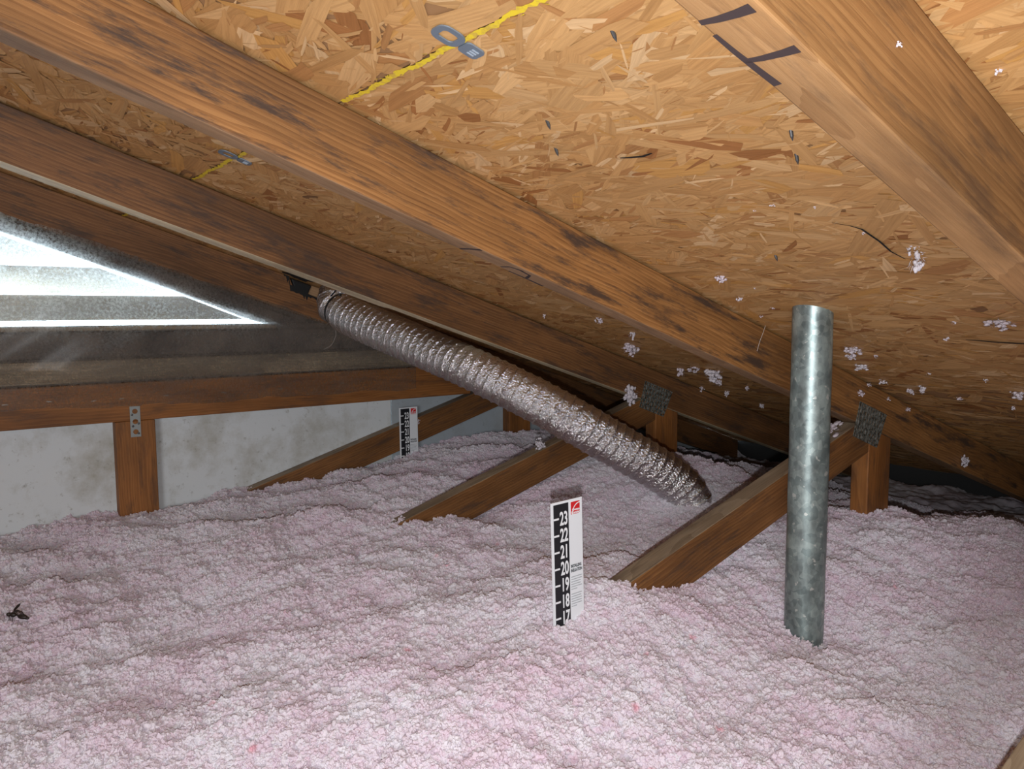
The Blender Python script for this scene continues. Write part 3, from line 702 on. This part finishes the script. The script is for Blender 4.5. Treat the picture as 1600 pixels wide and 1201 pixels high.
def clump_nodes():
    ng = bpy.data.node_groups.new('clumps', 'GeometryNodeTree')
    ng.interface.new_socket('Geometry', in_out='INPUT', socket_type='NodeSocketGeometry')
    ng.interface.new_socket('Geometry', in_out='OUTPUT', socket_type='NodeSocketGeometry')
    L = ng.links.new; nd = ng.nodes.new
    gi, go = nd('NodeGroupInput'), nd('NodeGroupOutput')
    dist = nd('GeometryNodeDistributePointsOnFaces'); dist.distribute_method = 'RANDOM'
    na = nd('GeometryNodeInputNamedAttribute'); na.data_type = 'FLOAT'; na.inputs['Name'].default_value = 'clump_density'
    mu = nd('ShaderNodeMath'); mu.operation = 'MULTIPLY'; mu.inputs[1].default_value = 38000
    L(na.outputs['Attribute'], mu.inputs[0]); L(mu.outputs[0], dist.inputs['Density']); L(gi.outputs[0], dist.inputs['Mesh'])
    gather = nd('GeometryNodeGeometryToInstance')
    for k in range(4):
        ico = nd('GeometryNodeMeshIcoSphere'); ico.inputs['Radius'].default_value = 1.0; ico.inputs['Subdivisions'].default_value = 4
        sp = nd('GeometryNodeSetPosition'); L(ico.outputs['Mesh'], sp.inputs['Geometry'])
        pos = nd('GeometryNodeInputPosition')
        vo = nd('ShaderNodeVectorMath'); vo.operation = 'ADD'; vo.inputs[1].default_value = (k * 7.3, k * 3.1, 0); L(pos.outputs[0], vo.inputs[0])
        no = nd('ShaderNodeTexNoise'); no.inputs['Scale'].default_value = 1.8; no.inputs['Detail'].default_value = 4; no.inputs['Roughness'].default_value = 0.5
        L(vo.outputs[0], no.inputs['Vector'])
        mr = nd('ShaderNodeMapRange'); mr.inputs['From Min'].default_value = 0.25; mr.inputs['From Max'].default_value = 0.75
        mr.inputs['To Min'].default_value = 0.35; mr.inputs['To Max'].default_value = 1.5
        L(no.outputs[0], mr.inputs['Value'])
        sc_ = nd('ShaderNodeVectorMath'); sc_.operation = 'SCALE'; L(pos.outputs[0], sc_.inputs[0]); L(mr.outputs[0], sc_.inputs['Scale'])
        L(sc_.outputs[0], sp.inputs['Position'])
        sm = nd('GeometryNodeSetMaterial'); sm.inputs['Material'].default_value = M['insulation']; L(sp.outputs[0], sm.inputs['Geometry'])
        L(sm.outputs[0], gather.inputs[0])
    inst = nd('GeometryNodeInstanceOnPoints'); L(dist.outputs['Points'], inst.inputs['Points']); L(gather.outputs[0], inst.inputs['Instance'])
    inst.inputs['Pick Instance'].default_value = True
    rv = nd('FunctionNodeRandomValue'); rv.data_type = 'FLOAT_VECTOR'; rv.inputs['Max'].default_value = (6.28, 6.28, 6.28)
    L(rv.outputs['Value'], inst.inputs['Rotation'])
    rs = nd('FunctionNodeRandomValue'); rs.data_type = 'FLOAT'
    for s in rs.inputs:
        if s.name == 'Min' and s.type == 'VALUE': s.default_value = 0.0
        if s.name == 'Max' and s.type == 'VALUE': s.default_value = 1.0
    pw = nd('ShaderNodeMath'); pw.operation = 'POWER'; pw.inputs[1].default_value = 2.6
    fo = [s for s in rs.outputs if s.type == 'VALUE' and s.enabled][0]
    L(fo, pw.inputs[0])
    ms = nd('ShaderNodeMath'); ms.operation = 'MULTIPLY_ADD'; ms.inputs[1].default_value = 0.0074; ms.inputs[2].default_value = 0.0025
    L(pw.outputs[0], ms.inputs[0]); L(ms.outputs[0], inst.inputs['Scale'])
    jo = nd('GeometryNodeJoinGeometry'); L(inst.outputs[0], jo.inputs[0]); L(gi.outputs[0], jo.inputs[0]); L(jo.outputs[0], go.inputs[0])
    return ng
md = ins.modifiers.new('clumps', 'NODES'); md.node_group = clump_nodes()
def gz(x, y): return float(ground(x, y) + lumps(np.array(x), np.array(y)))

# ------------------------------------------------------------------ galvanized pipe
def pipe():
    px, py, r, wall = 1.097, 0.68, 0.0302, 0.0036
    zb, zt = 0.02, roof(1.097) + ZF + 0.10
    n = 48; vs_, fs_ = [], []
    zs = [zb] + list(np.linspace(0.35, zt - 0.03, 34)) + [zt]
    rr = random.Random(3)
    for z in zs:
        for i in range(n):
            a = 2 * math.pi * i / n
            q = r + 0.00025 * math.sin(3 * a + z * 9) + 0.0002 * math.sin(z * 47 + a)
            vs_.append((math.cos(a) * q, math.sin(a) * q, z))
    for z in (zt, zb):
        for i in range(n):
            a = 2 * math.pi * i / n; vs_.append((math.cos(a) * (r - wall), math.sin(a) * (r - wall), z))
    m = len(zs)
    for j in range(m - 1):
        for i in range(n): fs_.append((j * n + i, j * n + (i + 1) % n, (j + 1) * n + (i + 1) % n, (j + 1) * n + i))
    t0, b0 = m * n, (m + 1) * n
    for i in range(n):
        k = (i + 1) % n
        fs_.append(((m - 1) * n + i, (m - 1) * n + k, t0 + k, t0 + i))
        fs_.append((t0 + i, t0 + k, b0 + k, b0 + i))
        fs_.append((b0 + i, b0 + k, k, i))
    me = pydata('steel_pipe', [(x, y, z) for x, y, z in vs_], fs_, True)
    o = link('steel_pipe', me, None, (px, py, 0), M['galv'])
    o.rotation_euler = (0.0, 0.0, 0.4)
    tag(o, 'grey galvanized steel pipe rising from pink insulation through the roof deck', 'pipe')
pipe()

# ------------------------------------------------------------------ flexible foil duct
def catmull(P, n):
    P = [Vector(p) for p in P]; out = []
    P = [P[0] * 2 - P[1]] + P + [P[-1] * 2 - P[-2]]
    for i in range(1, len(P) - 2):
        for k in range(n):
            t = k / n; a, b, c, d = P[i - 1:i + 3]
            out.append(0.5 * ((2 * b) + (c - a) * t + (2 * a - 5 * b + 4 * c - d) * t * t + (3 * b - a - 3 * c + d) * t ** 3))
    out.append(P[-2]); return out
def resample(pts, step):
    L = [0]
    for a, b in zip(pts, pts[1:]): L.append(L[-1] + (b - a).length)
    n = int(L[-1] / step); out = []
    j = 0
    for i in range(n + 1):
        s = L[-1] * i / n
        while j < len(L) - 2 and L[j + 1] < s: j += 1
        t = (s - L[j]) / max(1e-9, L[j + 1] - L[j]); out.append(pts[j].lerp(pts[j + 1], t))
    return out, L[-1]
DUCT = [(0.905, 1.955, 0.085), (0.872, 1.935, 0.035), (0.872, 1.88, 0.002), (0.935, 1.62, -0.075), (0.985, 1.45, -0.128), (1.085, 1.315, -0.205), (1.22, 1.22, -0.30), (1.312, 1.173, -0.363), (1.370, 1.145, -0.425), (1.395, 1.13, -0.53)]
def tube(path, nseg, rad):
    """rad(i, s, a) -> radius; returns verts, faces"""
    vs_, fs_ = [], []
    up = Vector((0, 0, 1)); s = 0
    prev = None
    for i, p in enumerate(path):
        t = (path[min(i + 1, len(path) - 1)] - path[max(i - 1, 0)]).normalized()
        if prev is None: nrm = t.cross(up).normalized()
        else: nrm = (prev - t * prev.dot(t)).normalized()
        prev = nrm; b = t.cross(nrm)
        if i: s += (p - path[i - 1]).length
        for k in range(nseg):
            a = 2 * math.pi * k / nseg
            r = rad(i, s, a); vs_.append(p + (nrm * math.cos(a) + b * math.sin(a)) * r)
    for i in range(len(path) - 1):
        for k in range(nseg): fs_.append((i * nseg + k, i * nseg + (k + 1) % nseg, (i + 1) * nseg + (k + 1) % nseg, (i + 1) * nseg + k))
    return vs_, fs_
def duct():
    path, L = resample(catmull([(x, y, z + ZF) for x, y, z in DUCT], 30), 0.0013)
    r = np.random.default_rng(5)
    ph = r.uniform(0, 6.28, 12)
    def rad(i, s, a):
        u = (s / 0.0215 + a / (2 * math.pi)) % 1.0
        rib = 0.0019 * math.exp(-((min(u, 1 - u)) / 0.085) ** 2)
        sag = 0.0010 * math.cos(2 * math.pi * u)
        cr = sum(0.00022 * math.sin(a * (5 + 3 * k) + s * (90 + 61 * k) + ph[k]) for k in range(7))
        base = 0.0480 + 0.0012 * math.sin(s * 9) 
        if s < 0.16: base -= 0.006 * math.exp(-((s - 0.105) / 0.012) ** 2)
        return base + rib + sag * 0.5 + cr
    vs_, fs_ = tube(path, 72, rad)
    root = empty('flexible_duct', (1.0, 1.5, 0.3))
    tag(root, 'silver foil flexible duct slanting from the roof down into insulation', 'duct')
    o = Vector((1.1, 1.4, ZF - 0.2))
    link('foil_jacket', pydata('foil_jacket', [v - o for v in vs_], fs_, True), root, o, M['foil'])
    # black strap cinching the collar
    acc = 0
    for i in range(1, len(path)):
        acc += (path[i] - path[i - 1]).length
        if acc > 0.105: break
    c = path[i]; t = (path[i + 1] - path[i - 1]).normalized()
    seg = [c + t * d for d in (-0.0026, -0.0026, 0.0026, 0.0026)]
    rv = [0.0425, 0.0462, 0.0462, 0.0425]
    nrm = t.cross(Vector((0, 0, 1))).normalized(); b = t.cross(nrm); n = 48; V, Fc = [], []
    for p, q in zip(seg, rv):
        for k in range(n):
            a = 2 * math.pi * k / n; V.append(p + (nrm * math.cos(a) + b * math.sin(a)) * q - c)
    for j in range(4):
        for k in range(n): Fc.append((j * n + k, j * n + (k + 1) % n, ((j + 1) % 4) * n + (k + 1) % n, ((j + 1) % 4) * n + k))
    st = link('cable_tie', pydata('cable_tie', V, Fc), root, c, M['black_plastic']); st['label'] = 'black cable tie round the collar'
    tl = link('tie_tail', boxmesh('tie_tail', 0.004, 0.0015, 0.028), st, c + nrm * 0.02 + Vector((-0.01, -0.03, 0.045)), M['black_plastic']); tl.rotation_euler = (0.4, 0.6, 0.3)
    hd = link('tie_head', boxmesh('tie_head', 0.007, 0.006, 0.008), st, c + Vector((-0.012, -0.03, 0.036)), M['black_plastic']); bevel(hd, 0.001)
duct()
# black tar around the vent hole cut in the deck above the duct
def tar(cx, cy, r0, seed):
    r = random.Random(seed); n = 40; V = [Vector((0, 0, -0.004))]; Fc = []
    c0 = deck_pt(cx, cy, 0.003)
    for k in range(n):
        a = 2 * math.pi * k / n; q = r0 * (0.75 + 0.4 * r.random())
        V.append(deck_pt(cx + math.cos(a) * q * 0.9, min(cy + math.sin(a) * q, Y4 - 0.002), 0.003) - c0)
    for k in range(n): Fc.append((0, 1 + k, 1 + (k + 1) % n))
    link('tar_smear', pydata('tar_smear', V, Fc), ceil, c0, M['tar'])
tar(0.80, 1.99, 0.05, 4); tar(0.90, 1.97, 0.04, 6)

# ------------------------------------------------------------------ plastic sheet over the vent
def sheet():
    xs = np.linspace(-0.75, 1.17, 150); n = 120; V, Fc = [], []
    r = np.random.default_rng(11)
    w1 = np.convolve(r.normal(0, 1, 170), np.ones(9) / 9, 'same')[:150] * 0.010
    w2 = np.convolve(r.normal(0, 1, 170), np.ones(5) / 5, 'same')[:150] * 0.006
    for i, x in enumerate(xs):
        top = roof(x) - D + 0.004 + w2[i]
        bot = -0.212 - 0.012 * min(1, max(0, (x - 0.1) / 0.5)) + w1[i]
        bot = min(bot, top - 0.03)
        for j in range(n):
            v = j / (n - 1); z = bot + (top - bot) * v
            inn = min(max((z + 0.155) / 0.03, 0), 1) * min(max((top - 0.02 - z) / 0.03, 0), 1)
            y = Y4 - 0.0025 + inn * (0.007 + 0.004 * math.sin(x * 17 + z * 9) + 0.002 * math.sin(x * 41 - z * 60))
            y -= 0.003 * math.exp(-((z + 0.150 + 0.006 * math.sin(x * 3)) / 0.003) ** 2)
            V.append((x, y, z + ZF))
    m = len(xs)
    for i in range(m - 1):
        for j in range(n - 1): Fc.append((i * n + j, (i + 1) * n + j, (i + 1) * n + j + 1, i * n + j + 1))
    c0 = Vector((0.3, Y4, ZF - 0.21))
    o = link('plastic_sheet', pydata('plastic_sheet', [Vector(v) - c0 for v in V], Fc, True), None, c0, M['plastic'])
    tag(o, 'dusty clear plastic sheet stapled over the gable vent and rail', 'plastic sheet')
    sm = boxmesh('staple', 0.011, 0.001, 0.0012)
    sm.materials.append(M['mending'])
    for x, z in ((0.125, -0.196), (0.21, -0.195), (0.30, -0.20), (0.36, -0.199), (0.46, -0.198), (0.60, -0.20), (0.75, -0.20), (0.93, -0.195)):
        s = link('staple', sm, o, (x, Y4 - 0.004, z + ZF)); s.rotation_euler = (0, random.uniform(-0.2, 0.2), 0)
sheet()

# ------------------------------------------------------------------ depth gauges
def text_mesh(s, size, xs=1.0, offset=0.0, align='LEFT', spacing=1.0):
    cu = bpy.data.curves.new('t', 'FONT'); cu.body = s; cu.size = size; cu.offset = offset; cu.align_x = align; cu.extrude = 0.00015
    cu.resolution_u = 3; cu.space_character = spacing
    o = bpy.data.objects.new('t', cu); C.objects.link(o)
    dg = bpy.context.evaluated_depsgraph_get(); dg.update()
    me = bpy.data.meshes.new_from_object(o.evaluated_get(dg))
    C.objects.unlink(o); bpy.data.objects.remove(o); bpy.data.curves.remove(cu)
    for v in me.vertices: v.co = Vector((v.co.x * xs, -v.co.z, v.co.y))
    me.materials.clear()
    return me
def gauge(x, y, ztop, width, inch, lowest, tilt, label):
    t = empty('depth_gauge', (x, y, ztop + ZF - 0.40)); tag(t, label, 'ruler', 'insulation depth gauges')
    th = 0.0016
    zt = 0.40
    def part(name, me, lx, lz, m, ly=0.0, parent=None):
        o = bpy.data.objects.new(name, me); C.objects.link(o); me.materials.append(m); o.parent = parent or t
        o.location = (lx, ly, lz); return o
    part('card', boxmesh('card', width, th, 0.46), 0, zt - 0.23, M['card'])
    yb = -th / 2
    part('black_scale', boxmesh('black_scale', width * 0.48, 0.0004, 0.455), -width * 0.5 + width * 0.31, zt - 0.2285 - inch * 0.1, M['ink'], yb - 0.0001)
    yf = yb - 0.0006
    for k in range(23, lowest - 1, -1):
        zc = zt - inch * (24 - k)
        me = text_mesh(str(k), inch * 1.12, 0.55, 0.0006, 'RIGHT', 1.0)
        part('numeral', me, -width * 0.5 + width * 0.518, zc - inch * 0.40, M['white_ink'], yf)
        part('tick', boxmesh('tick', width * 0.16, 0.0003, inch * 0.11), -width * 0.5 + width * 0.15, zc, M['white_ink'], yf)
    lg = part('logo_square', boxmesh('logo_square', width * 0.29, 0.0004, inch * 0.75), width * 0.275, zt - inch * 0.55, M['red_ink'], yb - 0.0001)
    lw, lh = width * 0.29, inch * 0.75
    V, Fc = [], []
    for i in range(13):
        a = math.pi / 2 * i / 12
        for q in (0.78, 0.86):
            V.append((lw * 0.5 - math.cos(a) * lw * q * 1.05, 0, -lh * 0.5 + math.sin(a) * lh * q * 1.08))
    Fc = [(2 * i, 2 * i + 1, 2 * i + 3, 2 * i + 2) for i in range(12)]
    part('logo_arc', pydata('logo_arc', V, Fc), 0, 0, M['white_ink'], -0.0005, lg)
    for j, s in enumerate(('Owens', 'Corning')):
        part('logo_text', text_mesh(s, inch * 0.21, 0.95, 0.00012, 'RIGHT'), lw * 0.46, -lh * (0.22 + 0.23 * j), M['white_ink'], -0.0006, lg)
    for j, s in enumerate(('INSTALLING', 'INSULATION')):
        part('heading_text', text_mesh(s, inch * 0.27, 0.56, 0.0001), width * 0.085, zt - inch * (4.15 + 0.27 * j), M['ink'], yf)
    rr = random.Random(2)
    for j in range(13):
        if j == 6: continue
        w = width * (0.36 if j not in (5, 12) else 0.2) * rr.uniform(0.85, 1)
        part('print_line', boxmesh('print_line', w, 0.0003, inch * 0.045), width * 0.085 + w / 2, zt - inch * (4.72 + 0.15 * j), M['grey_ink'], yf)
    t.rotation_euler = (0, tilt, 0)
    return t
gauge(0.722, Y2 - 0.0035, -0.265, 0.058, 0.0243, 16, -0.030, 'front insulation depth gauge card beside the foot of a diagonal web')
gauge(1.143, Y4 - 0.0035, -0.2805, 0.062, 0.0244, 17, -0.006, 'far insulation depth gauge card against the pale gable wall')

# ------------------------------------------------------------------ steel panel clips on the joint
def rounded(w, h, r, n=6):
    out = []
    for cx, cy, a0 in ((w / 2 - r, h / 2 - r, 0), (-w / 2 + r, h / 2 - r, 90), (-w / 2 + r, -h / 2 + r, 180), (w / 2 - r, -h / 2 + r, 270)):
        for i in range(n + 1):
            a = math.radians(a0 + 90 * i / n); out.append((cx + r * math.cos(a), cy + r * math.sin(a)))
    return out
def clip(cy, label, rz):
    root = empty('panel_clip', deck_pt(JX, cy, 0.0042)); tag(root, label, 'clip', 'steel clips on the deck joint')
    root.rotation_euler = (0, ANG, 0)
    def put(name, V, Fc, m, th):
        me = pydata(name, V, Fc); me.materials.append(m)
        o = bpy.data.objects.new(name, me); C.objects.link(o); o.parent = root
        s = o.modifiers.new('gauge', 'SOLIDIFY'); s.thickness = th; s.offset = 0
        return o
    # loop on the upslope panel
    L, W = 0.028, 0.027
    a = rounded(L, W, 0.010); b = rounded(L - 0.013, W - 0.013, 0.004); n = len(a)
    V = [(x - 0.012, y, 0) for x, y in a] + [(x - 0.012, y, 0) for x, y in b]
    put('clip_loop', V, [(i, (i + 1) % n, n + (i + 1) % n, n + i) for i in range(n)], M['clip_steel'], 0.0012)
    a = rounded(0.020, 0.020, 0.005); V = [(x + 0.013, y, 0) for x, y in a]
    tab = put('clip_tab', V, [tuple(range(len(a)))], M['clip_steel'], 0.0014)
    for k in (-1, 0, 1):
        V = [(0.015 - 0.0035, k * 0.004 - 0.0009, -0.001), (0.015 + 0.0035, k * 0.004 - 0.0009, -0.001), (0.015 + 0.0035, k * 0.004 + 0.0009, -0.001), (0.015 - 0.0035, k * 0.004 + 0.0009, -0.001)]
        o = put('stamp_mark', V, [(0, 1, 2, 3)], M['clip_mark'], 0.0004); o.parent = tab
    return root
clip(0.583, 'grey steel clip on the yellow joint, in full light above the middle rafter', 0)
clip(1.195, 'dim grey steel clip on the yellow joint behind the middle rafter', 0)

# ------------------------------------------------------------------ stray insulation tufts
def tuft_mesh(name, r, seed, flat=1.0):
    """ragged ball of fibre: a random walk of small lumpy blobs, about r in radius"""
    rr = random.Random(seed); bm = bmesh.new()
    n = 16 + int(r * 1900)
    p = Vector((0, 0, 0))
    for k in range(n):
        if rr.random() < 0.35: p = Vector((0, 0, 0))
        p = p + Vector((rr.gauss(0, 1), rr.gauss(0, 1) * flat, rr.gauss(0, 1))) * r * 0.30
        if p.length > r: p *= r / p.length
        g = bmesh.ops.create_icosphere(bm, subdivisions=2, radius=r * rr.uniform(0.11, 0.25))
        for v in g['verts']: v.co = v.co * rr.uniform(0.55, 1.35) + p
    for k in range(int(n * 1.2)):       # loose fibres
        a = Vector((rr.gauss(0, 1), rr.gauss(0, 1) * flat, rr.gauss(0, 1))).normalized() * r * rr.uniform(0.5, 0.9)
        b = a * rr.uniform(1.2, 1.7) + Vector((rr.gauss(0, 1), rr.gauss(0, 1), rr.gauss(0, 1))) * r * 0.15
        s = Vector((rr.gauss(0, 1), rr.gauss(0, 1), rr.gauss(0, 1))).normalized() * r * 0.035
        t = Vector((rr.gauss(0, 1), rr.gauss(0, 1), rr.gauss(0, 1))).normalized() * r * 0.035
        vv = [bm.verts.new(q) for q in (a + s, a - s, a + t, b)]
        for f in ((0, 1, 3), (1, 2, 3), (2, 0, 3)): bm.faces.new([vv[i] for i in f])
    me = bpy.data.meshes.new(name); bm.to_mesh(me); bm.free(); me.materials.append(M['fluff'])
    me.polygons.foreach_set('use_smooth', [True] * len(me.polygons))
    return me
tseed = [100]
def tuft(x, y, z, r, label, stretch=(1, 1, 1), group='stray insulation tufts'):
    tseed[0] += 1
    o = link('insulation_tuft', tuft_mesh('insulation_tuft', r, tseed[0]), None, (x, y, z + ZF), None)
    o.scale = stretch
    tag(o, label, 'tuft', group)
    return o
ORD = ['leftmost', 'second from the left', 'third from the left', 'fourth from the left', 'fifth from the left', 'fifth from the right', 'fourth from the right', 'third from the right', 'second from the right', 'rightmost']
def ranked(items, phrase, stretch=(1, 1, 1)):
    key = lambda t: (Vector((t[0], t[1], roof(t[0]))).dot(R)) / (Vector((t[0], t[1], roof(t[0]))).dot(F))
    items = sorted(items, key=key); n = len(items)
    for i, (x, y, r) in enumerate(items):
        w = ORD[i] if i < (n + 1) // 2 else ORD[10 - n + i]
        deck_tuft(x, y, r, w + ' of the ' + phrase, stretch)
def deck_tuft(x, y, r, label, stretch=(1, 1, 1)): return tuft(x, y, roof(x) - r * 0.55, r, label, stretch)
deck_tuft(0.886, 0.426, 0.0130, 'largest white tuft on the roof deck beside the nearest rafter', (0.9, 0.9, 1.5))
deck_tuft(0.943, 0.737, 0.0085, 'white tuft hanging from the deck above the middle rafter, upper left of the pipe top')
deck_tuft(1.138, 0.431, 0.0125, 'wide white tuft on the deck at the right edge, above the dark crack', (1.5, 1.3, 0.7))
deck_tuft(1.537, 0.550, 0.0120, 'white tuft on the deck at the right edge, lowest of those there', (1.2, 1.2, 0.8))
deck_tuft(0.599, 0.236, 0.0040, 'small white tuft on the deck right of the nearest rafter')
for (x, y, r, w) in ((1.289, 0.718, 0.0125, 'top'), (1.343, 0.753, 0.0088, 'middle'), (1.403, 0.767, 0.0110, 'bottom')):
    deck_tuft(x, y, r, w + ' white tuft of three in a row on the deck just right of the pipe', (1.2, 1.2, 0.8))
ranked(((1.548, 0.722, 0.0105), (1.582, 0.756, 0.0085), (1.517, 0.782, 0.0080), (1.336, 0.702, 0.0055), (1.459, 0.572, 0.0050), (1.222, 0.535, 0.0055), (1.147, 0.494, 0.0042), (1.62, 0.68, 0.006), (1.66, 0.60, 0.006), (1.44, 0.66, 0.004)), 'small loose tufts on the deck right of the pipe')
ranked(((0.747, 0.516, 0.0033), (0.836, 0.459, 0.0032), (0.754, 0.543, 0.0026), (0.764, 0.474, 0.0026), (1.03, 0.768, 0.0055), (1.08, 0.74, 0.004), (1.12, 0.79, 0.0035), (0.99, 0.71, 0.003)), 'tiny white fibre specks on the deck above the pipe')
tuft(0.481, Y1 - 0.0015, 0.161, 0.0023, 'tiny white speck on the side of the nearest rafter')
tuft(1.973, Y2 - 0.007, -0.361, 0.0140, 'white tuft clinging to the rafter side right of the vertical web', (1, 0.7, 1))
for (x, z, r, w) in ((1.495, -0.165, 0.0075, 'just above the corner of'), (1.693, -0.214, 0.0065, 'to the right of'), (1.61, -0.185, 0.005, 'above the right half of'), (1.53, -0.150, 0.005, 'highest above')):
    tuft(x, Y2 - r * 0.5, z, r, 'wispy tuft on the rafter side ' + w + ' the nearer steel plate')
deck_tuft(1.134, 1.197, 0.0095, 'white tuft alone on the deck behind the middle rafter', (1, 1, 1))
deck_tuft(1.332, 1.300, 0.0195, 'big white tuft hanging behind the middle rafter, lower one of a pair', (1.0, 1.0, 1.0))
deck_tuft(1.229, 1.194, 0.0105, 'white tuft behind the middle rafter, just above a bigger one', (0.8, 0.8, 1.3))
deck_tuft(1.541, 1.322, 0.0135, 'left end tuft of the white clump row left of the pipe', (0.8, 0.8, 1.3))
deck_tuft(1.512, 1.256, 0.0120, 'middle tuft of the white clump row left of the pipe', (1.3, 1.3, 0.7))
deck_tuft(1.532, 1.212, 0.0190, 'right end tuft of the white clump row left of the pipe', (1.1, 1.1, 1.0))
ranked(((1.634, 1.278, 0.011), (1.739, 1.416, 0.009), (1.77, 1.355, 0.009), (1.904, 1.334, 0.010), (1.112, 1.355, 0.006), (1.68, 1.22, 0.007)), 'small tufts on the shaded deck behind the middle rafter', (0.8, 0.8, 1.2))
tuft(1.454, Y3 - 0.014, -0.214, 0.0215, 'round white tuft on the web beside the steel plate above the duct', (1, 0.7, 1.25))
tuft(1.150, Y3 - 0.012, -0.312, 0.0140, 'white tuft resting on the diagonal web where the duct crosses it')
tuft(1.177, Y4 + 0.004, -0.330, 0.0085, 'white tuft on the far diagonal web beside the far depth gauge')
tuft(1.425, Y2 + T * 0.55, -0.298 + 0.29 * (1.425 - 1.252) + 0.006, 0.018, 'white fluff heaped on the diagonal web between pipe and steel plate', (2.4, 1.0, 0.75)).rotation_euler = (0, -0.28, 0)
# loose fibres of insulation hanging from the lumber
def strand(pts, label):
    P, L = resample(catmull([(x, y, z + ZF) for x, y, z in pts], 8), 0.002)
    V, Fc = tube(P, 5, lambda i, s, a: 0.00035)
    c0 = P[0].copy()
    o = link('hanging_fibre', pydata('hanging_fibre', [v - c0 for v in V], Fc), None, c0, M['fibre'])
    tag(o, label, 'fibre', 'hanging fibres')
strand([(1.175, Y2 - 0.002, -0.02), (1.162, Y2 - 0.006, -0.035), (1.152, Y2 - 0.006, -0.052), (1.148, Y2 - 0.004, -0.068)], 'thin curved fibre hanging on the rafter just left of the pipe')
strand([(0.905, Y4 - 0.006, -0.030), (0.912, Y4 - 0.009, -0.055), (0.898, Y4 - 0.008, -0.085), (0.875, Y4 - 0.007, -0.098)], 'thin curled fibre on the plastic sheet below the vent tip')

# ------------------------------------------------------------------ dead wasp on the insulation
def wasp(x, y):
    z = gz(x, y) + ZF + 0.012
    root = empty('wasp', (x, y, z)); tag(root, 'small dead dark wasp lying on pink insulation at far left', 'insect')
    bm = bmesh.new()
    for (cx, sx, sy) in ((-0.012, 0.004, 0.0035), (-0.004, 0.006, 0.004), (0.004, 0.002, 0.0015), (0.013, 0.009, 0.0042), (0.021, 0.004, 0.0025)):
        g = bmesh.ops.create_uvsphere(bm, u_segments=12, v_segments=8, radius=1.0)
        for v in g['verts']: v.co = Vector((v.co.x * sx + cx, v.co.y * sy, v.co.z * sy - abs(cx) * 0.15))
    for k, (ax, s) in enumerate(((-0.007, 1), (-0.004, 1), (-0.001, 1), (-0.007, -1), (-0.004, -1), (-0.001, -1))):
        p0 = Vector((ax, 0.003 * s, -0.002)); p1 = Vector((ax + 0.004, 0.010 * s, 0.001)); p2 = Vector((ax + 0.006, 0.014 * s, -0.009))
        for a, b in ((p0, p1), (p1, p2)):
            d = (b - a); q = d.to_track_quat('Z', 'Y')
            g = bmesh.ops.create_cone(bm, segments=6, radius1=0.0006, radius2=0.0005, depth=d.length)
            for v in g['verts']: v.co = q @ v.co + (a + b) / 2
    me = bpy.data.meshes.new('body'); bm.to_mesh(me); bm.free(); me.materials.append(M['wasp'])
    me.polygons.foreach_set('use_smooth', [True] * len(me.polygons))
    o = bpy.data.objects.new('body', me); C.objects.link(o); o.parent = root
    for s, a in ((1, 0.9), (-1, 0.5)):
        V = [(0, 0, 0), (0.006, 0, 0.003), (0.016, 0, 0.0035), (0.023, 0, 0.001), (0.016, 0, -0.001)]
        w = pydata('wing', V, [(0, 1, 2, 3, 4)]); w.materials.append(M['wasp'])
        o = bpy.data.objects.new('wing', w); C.objects.link(o); o.parent = root; o.location = (-0.004, 0.001 * s, 0.003)
        o.rotation_euler = (0.3 * s, -a, 0.3 * s)
        o.modifiers.new('film', 'SOLIDIFY').thickness = 0.0005
    root.rotation_euler = (0.2, 0.12, -0.75)
wasp(0.088, 1.515)
